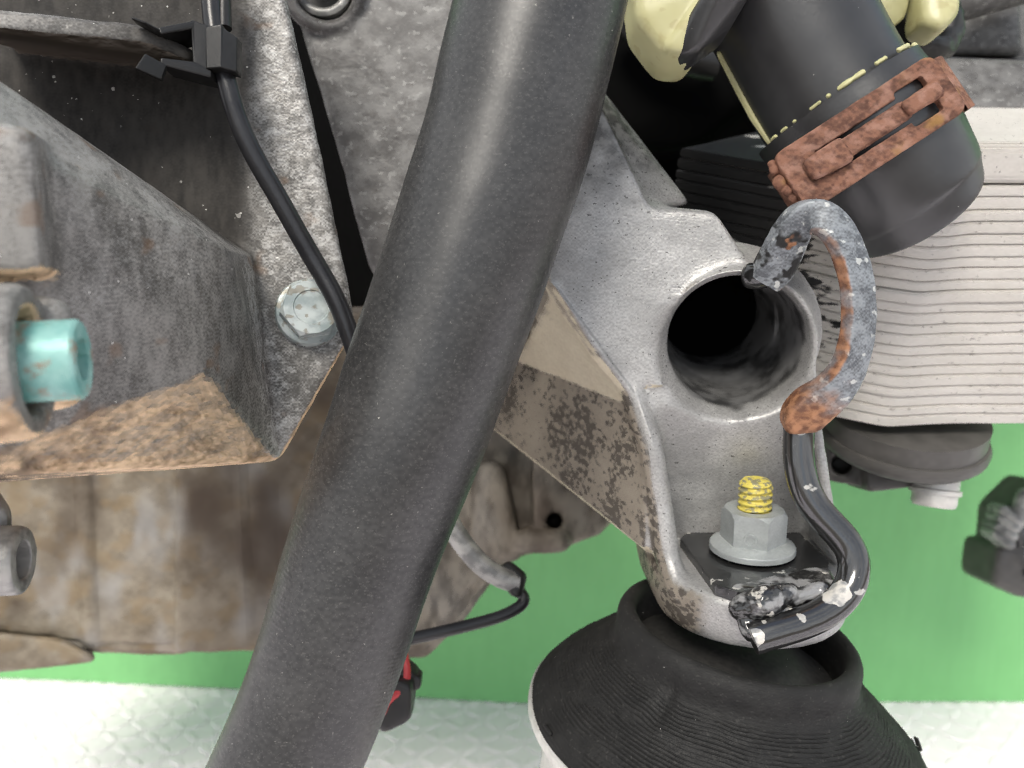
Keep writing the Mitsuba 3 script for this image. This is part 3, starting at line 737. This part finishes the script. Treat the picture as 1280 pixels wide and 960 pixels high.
part(clip, 'cable_holder', tm(holder), 'black_plastic', 30)
body = union([boxy([(241, 28, .2215), (258, 34, .2225), (259, 88, .2225), (244, 82, .2215)], .003), boxy([(200, 37, .217), (242, 29, .2215), (242, 33, .2215), (202, 41, .217)], .010),
              boxy([(203, 75, .217), (245, 80, .2215), (262, 90, .2225), (262, 95, .2225), (240, 90, .2215), (203, 80, .217)], .008)])
part(clip, 'jaw', tm(body), 'black_plastic', 30)
part(clip, 'prong', tm(boxy([(166, 23, .212), (180, 28, .213), (201, 39, .217), (196, 41, .217)], .003, .0003)), 'black_plastic', 30)
part(clip, 'prong', tm(boxy([(171, 85, .211), (182, 69, .213), (206, 82, .217), (200, 98, .2155)], .0012, .0003)), 'black_plastic', 30)
sm, suv = sweep([at(281, -60, .2305), at(280, 0, .230), at(281, 36, .228)], .0018, 12)
part(clip, 'strap', sm, 'black_plastic', True, uv=suv)

# ------------------------------------------------------------------ grey casting behind, between bracket and hose
K = []
kp = [(366, -90), (368, 0), (376, 40), (398, 110), (428, 215), (458, 330), (520, 430), (660, 430), (700, -90)]
k3 = [at(x, y, .292) for x, y in kp]; kc = at(520, 150, .288)
for a, b in zip(k3, k3[1:] + k3[:1]):
    K.append(hull([a, b, kc, a + FWD * .04, b + FWD * .04, kc + FWD * .04]))
K.append(cyl(at(405, -14, .283), at(405, -14, .30), .0128, .015, 40))
km = union(K) - cyl(at(405, -14, .27), at(405, -14, .31), .0095, .0095, 40)
blk = thing('engine_casting', 'smooth dark grey casting visible between the cast bracket and the hose', 'engine casting')
part(blk, 'casting', casting(km, .002, 5, .0003, .008, 21), 'block_grey', True)
part(blk, 'bore_ring', placed(lathe([(.0066, .001), (.0066, -.004), (.0094, -.004), (.0094, .001), (.0085, .0016), (.0074, .0016), (.0066, .001)], 48), frame(-FWD), at(405, -14, .292)), 'steel_grey', 40)

# ------------------------------------------------------------------ gearbox casing, low behind
G = []
gp = [(-200, 380), (-200, 815), (0, 812), (60, 818), (117, 826), (143, 827), (211, 829), (234, 821), (258, 816), (300, 820), (420, 836), (529, 832), (570, 793), (615, 735), (643, 703), (677, 695), (709, 684), (752, 670), (774, 655), (800, 600), (790, 380)]
for (d, dt) in ((.372, .05),):
    poly = Polygon([((x - 640) / FOCAL * d, -(y - 480) / FOCAL * d) for x, y in gp])
    R = np.column_stack([RIGHT, UP, -FWD])
    for (ins, t0, t1) in ((0, -.05, -.008), (.003, -.009, -.0035), (.0075, -.004, 0)):
        G.append(placed(man(trimesh.creation.extrude_polygon(poly.buffer(-ins), t1 - t0, engine='earcut')), R, EYE + d * FWD + (-t0 * 0 + t0) * -FWD))
# upright ribs and steps
for x, w, y1, dd in ((108, .0045, 796, .3735), (305, .006, 796, .3755), (228, .003, 800, .3745)):
    G.append(bhull([at(x - 8, 420, dd), at(x, 640, dd), at(x + 8, y1, dd), at(x - 8, 420, .39), at(x + 8, y1, .39)], w))
G.append(bhull([at(228, 420, .3715), at(225, 810, .371), at(345, 420, .3735), at(345, 806, .3735), at(228, 420, .39), at(225, 806, .39)], .002))
G.append(bhull([at(-200, 796, .364), at(0, 796, .364), at(70, 802, .366), at(112, 822, .368), at(0, 834, .363), at(-200, 838, .362), at(-200, 800, .39), at(112, 822, .39), at(0, 834, .39)], .002))
G.append(bhull([at(676, 560, .357), at(676, 650, .360), at(720, 600, .358), at(745, 660, .365), at(676, 685, .362), at(770, 620, .365), at(676, 560, .39), at(745, 660, .39)], .003))
G.append(bhull([at(620, 590, .362), at(640, 690, .364), at(600, 690, .366), at(600, 590, .366), at(620, 590, .39), at(640, 690, .39), at(600, 700, .39)], .004))
G.append(bhull([at(655, 676, .360), at(700, 676, .356), at(655, 676, .38), at(700, 672, .38)], .005))
gmn = union(G) - cyl(at(693, 650, .33), at(693, 652, .40), .0034, .0034, 28)
gb = thing('gearbox_casing', 'brown stained gearbox casing with upright ribs, low behind the hose', 'gearbox')
part(gb, 'casting', casting(gmn, .0022, 6, .0006, .009, 33), 'gearbox_brown', True)

# block filling the depth behind, its near-black colour standing in for deep shade
eb = thing('engine_block', 'engine block coloured near black for the deep shade far behind the hose and bracket', 'engine block')
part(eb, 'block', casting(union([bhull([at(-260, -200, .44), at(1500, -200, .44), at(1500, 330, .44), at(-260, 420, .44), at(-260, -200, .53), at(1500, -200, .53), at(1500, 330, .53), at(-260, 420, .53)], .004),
                                 bhull([at(740, -200, .36), at(930, -200, .36), at(930, 110, .36), at(860, 170, .37), at(740, 170, .37), at(740, -200, .45), at(930, 160, .45), at(740, 180, .45)], .006)]), .006, 4, .0005, .01, 2), 'deep_shade_black', True)
sm, suv = sweep(spline([at(780, 20, .345), at(812, 52, .342), at(850, 72, .342), at(890, 82, .345)], 40), .006, 24)
part(eb, 'vacuum_pipe', sm, 'black_plastic', True, uv=suv)
hd = thing('cylinder_head', 'dark stained grey casting above the pale stacked cooler', 'engine casting')
H1 = [bhull([at(1105, 78, .335), at(1400, 92, .335), at(1400, 150, .325), at(1190, 150, .327), at(1110, 150, .33), at(1105, 70, .40), at(1400, 80, .40), at(1400, 160, .40), at(1105, 160, .40)], .002),
      bhull([at(1160, -60, .36), at(1262, -60, .36), at(1265, 60, .355), at(1150, 60, .358), at(1160, -60, .41), at(1262, -60, .41), at(1265, 70, .41), at(1150, 70, .41)], .003),
      bhull([at(1262, 8, .372), at(1400, 8, .372), at(1400, 80, .37), at(1262, 75, .37), at(1400, 8, .41), at(1262, 75, .41)], .002),
      chain([at(1170, 10, .335), at(1300, -28, .335)], .008)]
part(hd, 'casting', casting(union(H1), .002, 5, .0004, .006, 44), 'block_grey', True)

# ------------------------------------------------------------------ stacked-plate oil cooler
oc = thing('oil_cooler', 'pale aluminium oil cooler made of many stacked plates, behind the rusty hook', 'oil cooler')
tl = math.radians(14)
N_ = np.array([0.0, -math.sin(tl), math.cos(tl)]); A_ = np.array([math.cos(math.radians(2)), math.sin(math.radians(2)), 0]); A_ = unit(A_ - N_ * A_ @ N_); B_ = np.cross(N_, A_)
O_ = at(1072, 532, .305)
ld = np.array([-0.72, 0.70])
CR, half_a = .032, math.acos(ld[0] / np.linalg.norm(ld)) / 2      # rounded corner between the two visible sides
ldu = ld / np.linalg.norm(ld)
tl_ = CR / math.tan(half_a); cc_ = np.array([tl_, CR])
a0 = math.atan2(*(ldu * tl_ - cc_)[::-1]); a1 = -math.pi / 2
if a0 > 0: a0 -= 2 * math.pi
arc = [cc_ + CR * np.array([math.cos(t), math.sin(t)]) for t in np.linspace(a0, a1, 18)]
outline = Polygon([tuple(ldu * .080)] + [tuple(q) for q in arc] + [(.13, 0), (.13, .10), (ldu[0] * .080 + .07, .12)])
R_ = np.column_stack([A_, B_, N_])
rng = np.random.default_rng(8)
h = 0.0
heights = []
while h < 0.083:
    heights.append((h, .00405)); h += .00418
    heights.append((h, .00325)); h += .00337
for h0, t in heights:
    og = affinity.translate(outline.buffer(rng.normal(0, .00025)), rng.normal(0, .0002), rng.normal(0, .0002))
    pm = tm(slab(og, O_, R_, h0, h0 + t, min(t * .32, .0012), 3).refine_to_length(.005))
    q = (pm.vertices - O_) @ R_
    wave = .0009 * (meshkit.fbm(np.column_stack([q[:, 0] / .016, q[:, 1] / .05, np.full(len(q), h0 * 14)]), 2, 6) - .5) + .0008 * np.exp(-((q[:, 0] - .012) / .008) ** 2)
    pm.vertices = pm.vertices - wave[:, None] * N_
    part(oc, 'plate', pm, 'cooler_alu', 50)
part(oc, 'core', tm(slab(outline.buffer(-.0012), O_, R_, .0005, h - .001, .0004, 1)), 'braze_brown', 30)
part(oc, 'top_plate', tm(slab(outline.buffer(.0006).intersection(Polygon([(.012, -.1), (.2, -.1), (.2, .2), (.012, .2)])), O_, R_, h, h + .0125, .004, 5)), 'cooler_alu', 30)

# filter housing under the cooler
fh = thing('filter_housing', 'dark rounded housing rim below the pale cooler with a silver outlet stub', 'filter housing')
fc = at(1128, 540, .328)
part(fh, 'rim', placed(lathe([(0, .008), (.0285, .008), (.0285, .001), (.0295, .0008), (.0303, -.001), (.0300, -.0032), (.0285, -.0048), (.024, -.0056), (0, -.0056)][::-1], 80), R_, fc), 'dark_plastic', 40)
fb_ = union([boxy([(1036, 548, .33), (1092, 565, .325), (1084, 604, .325), (1040, 597, .33)], .02, .0015), boxy([(1084, 566, .322), (1146, 582, .32), (1138, 604, .32), (1088, 610, .32)], .02, .0015)])
fb_ = fb_ - cyl(at(1052, 580, .31), at(1052, 580, .345), .0036, .0036, 24)
part(fh, 'lug', casting(fb_, .0015, 3, .0002, .004, 6), 'dark_plastic', True)
q0, q1 = at(1174, 566, .318), at(1169, 612, .318)
ax = unit(q1 - q0)
part(fh, 'outlet', placed(lathe([(0, .002), (.0079, .002), (.0079, .0125), (.0088, .013), (.0088, .0145), (.0077, .0148), (.0077, .0180), (.007, .0192), (0, .0192)], 48), frame(ax), q0), 'pale_alu', 40)

# ------------------------------------------------------------------ upper right hose, clamp, connector
ch = thing('elbow_hose', 'short smooth black elbow hose under the rusty clamp, in front of the cooler', 'hose')
AX = unit(at(1085, 175, .262) - at(1000, 45, .262)) 
c1 = at(962, -20, .262); c2 = at(1030, 102, .262)
clampc = at(1083, 177, .258)
e_px = [(1045, 128, .261, 112), (1060, 148, .2605, 112), (1079, 172, .260, 112), (1098, 202, .261, 110), (1116, 230, .262, 106), (1129, 250, .263, 101), (1135, 259, .2635, 95), (1138, 264, .264, 86), (1139, 266, .264, 74)]
ee = spline([list(at(x, y, d)) + [w * d / FOCAL * 0.97] for x, y, d, w in e_px], 110)
mesh, uv = sweep(ee[:, :3], ee[:, 3], 80, cap=True)
part(ch, 'sleeve', mesh, 'smooth_rubber', 40, uv=uv)
e2 = spline([list(at(x, y, d)) + [w * d / FOCAL * 0.97] for x, y, d, w in [(930, -75, .262, 100), (962, -20, .262, 99), (1000, 48, .262, 100), (1028, 100, .262, 100), (1062, 150, .261, 100)]], 60)
mesh, uv = sweep(e2[:, :3], e2[:, 3], 80)
part(ch, 'pipe_end', mesh, 'smooth_rubber', 40, uv=uv)
# yellow seal showing at the seam and along the side
seal = []
ctr = ee[2, :3]; tv = unit(ee[4, :3] - ee[0, :3]); Rf = frame(tv, RIGHT)
al0 = unit((at(1190, 106, .24) - at(985, 240, .24)) - tv * ((at(1190, 106, .24) - at(985, 240, .24)) @ tv)); ou0 = np.cross(tv, al0)
if ou0 @ (EYE - ee[0, :3]) < 0: ou0 = -ou0
ctr = ee[0, :3] - tv * 0.0004; rad = ee[0, 3] - .0008
for f0, f1, w in ((-.97, -.95, .0008), (-.90, -.87, .0007), (-.80, -.79, .0006), (-.64, -.55, .0006), (-.46, -.45, .0008), (-.34, -.06, .0010), (.12, .24, .0008), (.46, .62, .0010), (.93, .985, .0013)):
    t0_, t1_ = math.asin(f0), math.asin(f1)
    pts = [ctr + rad * (math.cos(t) * ou0 + math.sin(t) * al0) for t in np.linspace(t0_, t1_, 6)]
    seal.append(chain(pts, w * 0.72 * (0.8 + 0.4 * np.abs(np.sin(np.arange(6) * 2.1 + f0 * 9))), 8))
part(ch, 'seal_rim', tm(union(seal)), 'yellow_plastic', 40, label='broken yellow line of seal along the hose seam')
side = [e2[i, :3] + (-RIGHT * .86 + UP * -.50) * (e2[i, 3] + .0003) for i in (24, 34, 44, 54)]
part(ch, 'seal_strip', tm(chain(side, [.0010, .0012, .0013, .0008], 8)), 'yellow_plastic', 40)
# black collar lip near the connector
lip = spline([list(at(x, y, d)) + [w * d / FOCAL] for x, y, d, w in [(925, -80, .26, 112), (942, -48, .26, 113), (958, -22, .26, 108), (964, -12, .26, 100)]], 24)
mesh, uv = sweep(lip[:, :3], lip[:, 3], 64)
part(ch, 'collar', mesh, 'smooth_rubber', 40, uv=uv)

cl = thing('rusty_hose_clamp', 'rusty brown slotted steel ear clamp around the black elbow hose', 'hose clamp')
along = unit(at(1190, 106, .24) - at(985, 240, .24)); along = unit(along - tv * (along @ tv)); out = np.cross(tv, along)
if out @ (EYE - clampc) < 0: out = -out
Rc = np.column_stack([along, np.cross(out, along), out])
cc = at(1085, 168, .2355)
W = .0112
px2 = .2355 / FOCAL
def crect(x0, x1, y0, y1, r=.001): return Polygon([(x0, y0), (x1, y0), (x1, y1), (x0, y1)]).buffer(-r).buffer(r, quad_segs=6)
half = 118 * px2; hw = 42 * px2
yaxis_sign = 1 if Rc[:, 1] @ UP > 0 else -1
bandp = crect(-half, half, -hw, hw, .0030)
for sg in (1, -1):
    y0, y1 = sorted((sg * hw * .30, sg * hw * .42))
    bandp = bandp.difference(crect(-half * .60, half * .50, y0, y1, .0002))
    y0, y1 = sorted((sg * hw * .24, sg * hw * .60))
    bandp = bandp.difference(crect(half * .42, half * .78, y0, y1, .0009))
bandp = bandp.difference(crect(-half * .80, -half * .58, -hw * .30, hw * .30, .0012))
bs = slab(bandp, cc, Rc, -.0008, .0019, .0004, 2)
part(cl, 'strap', casting(bs, .0007, 1, .00016, .002, 5), 'rust', True)
tong = bhull([cc + Rc @ np.array(p) for p in ((-half * .62, -hw * .20, .0016), (-half * .62, hw * .20, .0016), (half * .44, -hw * .20, .0016), (half * .44, hw * .20, .0016))], .0008)
part(cl, 'tongue', casting(tong, .0008, 1, .00015, .002, 7), 'rust', True)
peg = bhull([cc + Rc @ np.array(p) for p in ((-half * .74, -hw * .16, .0034), (-half * .74, hw * .20, .0034), (-half * .38, -hw * .26, .0034), (-half * .38, hw * .22, .0034), (-half * .55, 0, .0010))], .0016)
part(cl, 'hooked_lug', casting(peg, .0007, 2, .0003, .003, 11), 'rust', True, label='worn rounded lug at the lower end of the clamp')
pg2 = bhull([cc + Rc @ np.array(p) for p in ((half * .44, -hw * .12, .0034), (half * .44, hw * .12, .0034), (half * .84, -hw * .14, .0016), (half * .84, hw * .14, .0016))], .0012)
part(cl, 'hooked_lug', casting(pg2, .0007, 2, .0002, .003, 12), 'rust', True)
ringp = []
nb = 90
rb = ee[40, 3] + .0010
cb0 = ee[np.argmin(np.linalg.norm(ee[:, :3] - at(1083, 178, .26), axis=1)), :3]
bl = lathe([(rb, -hw * .92), (rb + .0014, -hw * .92), (rb + .0014, hw * .92), (rb, hw * .92), (rb, -hw * .92)], 96)
Rb = frame(tv, along)
ang = np.degrees(np.arctan2(*(Rb.T @ out)[[1, 0]]))
bv = bl.vertices; a_ = (np.degrees(np.arctan2(bv[:, 1], bv[:, 0])) - ang + 180) % 360 - 180
keep = (np.abs(a_)[bl.faces] > 34).all(1)
bl = trimesh.Trimesh(bv, bl.faces[keep], process=False)
part(cl, 'band', placed(bl, Rb, cb0), 'rust', 40)
crust = casting(union([ball(at(x, y, .2365), r) for x, y, r in ((968, 212, .0016), (975, 228, .0021), (984, 238, .0018), (992, 248, .0015), (965, 205, .0012), (998, 256, .0012))]), .0008, 1, .0006, .002, 6)
part(cl, 'rust_crust', crust, 'rust', True)

yc = thing('yellow_connector', 'pale yellow plastic locking ring gripping the black pipe end at the top edge', 'pipe connector')
yl = union([boxy([(803, -40, .242), (811, 22, .242), (838, 58, .243), (856, 60, .243), (885, 16, .242), (925, -40, .238)], .016, .004), boxy([(840, 58, .2395), (856, 60, .2395), (880, 20, .238), (918, -40, .234), (905, -40, .236), (868, 16, .239)], .004, .0022)])
part(yc, 'ring', casting(yl, .0010, 6, .0001, .004, 2), 'yellow_plastic', True)
blk_in = union([boxy([(868, 58, .238), (855, 62, .2395), (872, 20, .236), (912, -40, .230), (945, -40, .232), (905, 30, .239)], .012, .0022)])
part(yc, 'rubber_lip', casting(blk_in, .0012, 4, .0001, .004, 3), 'smooth_rubber', True)
part(yc, 'strap', casting(boxy([(1078, -30, .27), (1140, -40, .275), (1128, 20, .278), (1095, 44, .275), (1082, 20, .27)], .004, .001), .0012, 3, .0001, .004, 3), 'yellow_plastic', True, label='olive yellow tab behind the pipe')
part(yc, 'hook', casting(union([boxy([(1158, -40, .274), (1184, -40, .274), (1186, 14, .272), (1172, 30, .271), (1162, 26, .272), (1166, 0, .274)], .010, .003)]), .0012, 3, .0001, .004, 3), 'yellow_plastic', True)
gr = trimesh.creation.torus(.0105, .0042, major_sections=48, minor_sections=20)
gr = placed(gr, frame(unit([.4, -.8, .3])), at(1160, 22, .29))
gr.vertices = gr.vertices + np.array(gr.vertex_normals) * ((meshkit.fbm(gr.vertices / .003, 3, 2) - .5) * .003)[:, None]
part(yc, 'seal', gr, 'black_plastic', True)

# ------------------------------------------------------------------ pipe, cable and plugs behind
gp_, guv = sweep(spline([at(520, 580, .315), at(560, 650, .312), at(582, 684, .311), (at(610, 712, .311)), at(648, 728, .312)], 60), .0037, 28)
pipe = thing('breather_pipe', 'grey pipe curving out from behind the hose over the gearbox', 'pipe')
part(pipe, 'tube', gp_, 'steel_grey', 40, uv=guv)
part(pipe, 'end_collar', tm(bhull([at(636, 712, .316), at(648, 722, .312), at(645, 736, .311)], .003)), 'black_plastic', 40)
mesh, uv = sweep(spline([at(636, 722, .314), at(650, 740, .312), at(655, 750, .311), at(640, 764, .309), at(600, 778, .306), at(555, 789, .302), at(510, 799, .298), at(440, 815, .296)], 80), .0021, 20)
solo('looped_cable', mesh, 'cable_black', 'short black cable bending back under the grey pipe towards the hose', 'cable', True, uv=uv)
pw = thing('wire_plug', 'black plug with red wires half hidden behind the lower hose', 'plug')
part(pw, 'body', casting(union([boxy([(470, 850, .285), (508, 858, .285), (506, 896, .285), (480, 908, .285)], .012, .002), boxy([(498, 832, .29), (516, 846, .29), (508, 862, .29), (494, 858, .29)], .008, .0015), boxy([(510, 846, .29), (523, 848, .29), (522, 858, .29), (508, 860, .29)], .006, .001)]), .0015, 2, .0002, .004, 1), 'black_plastic', True)
for pts in ([(480, 890, .284), (492, 870, .283), (506, 856, .286), (508, 830, .29), (500, 790, .292)], [(474, 880, .284), (484, 872, .2835), (500, 862, .287), (506, 850, .29)]):
    mesh, uv = sweep(spline([at(*q) for q in pts], 40), .0012, 14)
    part(pw, 'wire', mesh, 'red_wire', True, uv=uv)

rc = thing('hanging_sensor_plug', 'dark plug hanging on a thin wire in front of the green sheet', 'plug')
d = .46
body = union([boxy([(1252, 690, d), (1316, 700, d), (1316, 732, d), (1276, 738, d), (1248, 724, d)], .03, .004), boxy([(1262, 640, d), (1296, 606, d), (1326, 620, d), (1326, 700, d), (1258, 696, d)], .025, .003)])
part(rc, 'body', casting(body - cyl(at(1284, 715, .44), at(1284, 715, .475), .0022, .0022, 16), .002, 3, .0004, .006, 2), 'dark_plastic', True)
for q in range(4):
    a, b = at(1246 + 3 * q, 668 - 10 * q, d - .006), at(1262 + 3 * q, 680 - 10 * q, d - .010)
    part(rc, 'gland_ring', tm(bhull([a, b, a + FWD * .01, b + FWD * .01], .003)), 'steel_grey', 40)
part(rc, 'lever', tm(chain([at(1269, 655, d - .008), at(1282, 622, d - .009), at(1301, 612, d - .008)], [.004, .005, .004])), 'steel_grey', 40)
part(rc, 'band', tm(boxy([(1272, 664, d - .006), (1316, 660, d - .006), (1316, 676, d - .006), (1276, 680, d - .006)], .004, .002)), 'gloss_black', 40)
mesh, uv = sweep(spline([at(1304, 350, d), at(1301, 480, d), at(1298, 560, d), at(1300, 620, d)], 40), .0018, 14)
part(rc, 'wire', mesh, 'cable_black', True, uv=uv)
mesh, uv = sweep(spline([at(1282, 690, d - .008), at(1294, 740, d - .006), at(1311, 800, d), at(1326, 880, d)], 30), .0006, 10)
part(rc, 'thread', mesh, 'steel_grey', True, uv=uv)

# sleeve bracket at the left edge
sb = thing('sleeve_bracket', 'small grey bracket with a round sleeve end at the left edge below the cast bracket', 'bracket')
sa = unit([0.975, 0.13, -0.02]); s1_ = at(27, 700, .20)
sl = cyl(s1_ - sa * .03, s1_, .0078, .0078, 48) + cyl(s1_, s1_ + sa * .0006, .0078, .0072, 48)
sl = sl + bhull([at(-80, 590, .205), at(-30, 590, .21), at(2, 640, .207), at(4, 700, .206), at(-80, 720, .205), at(-60, 600, .215)], .002)
sl = sl - cyl(s1_ - sa * .012, s1_ + sa * .01, .0042, .0042, 36)
part(sb, 'sleeve', casting(sl, .0009, 2, .0001, .003, 2), 'steel_grey', True)
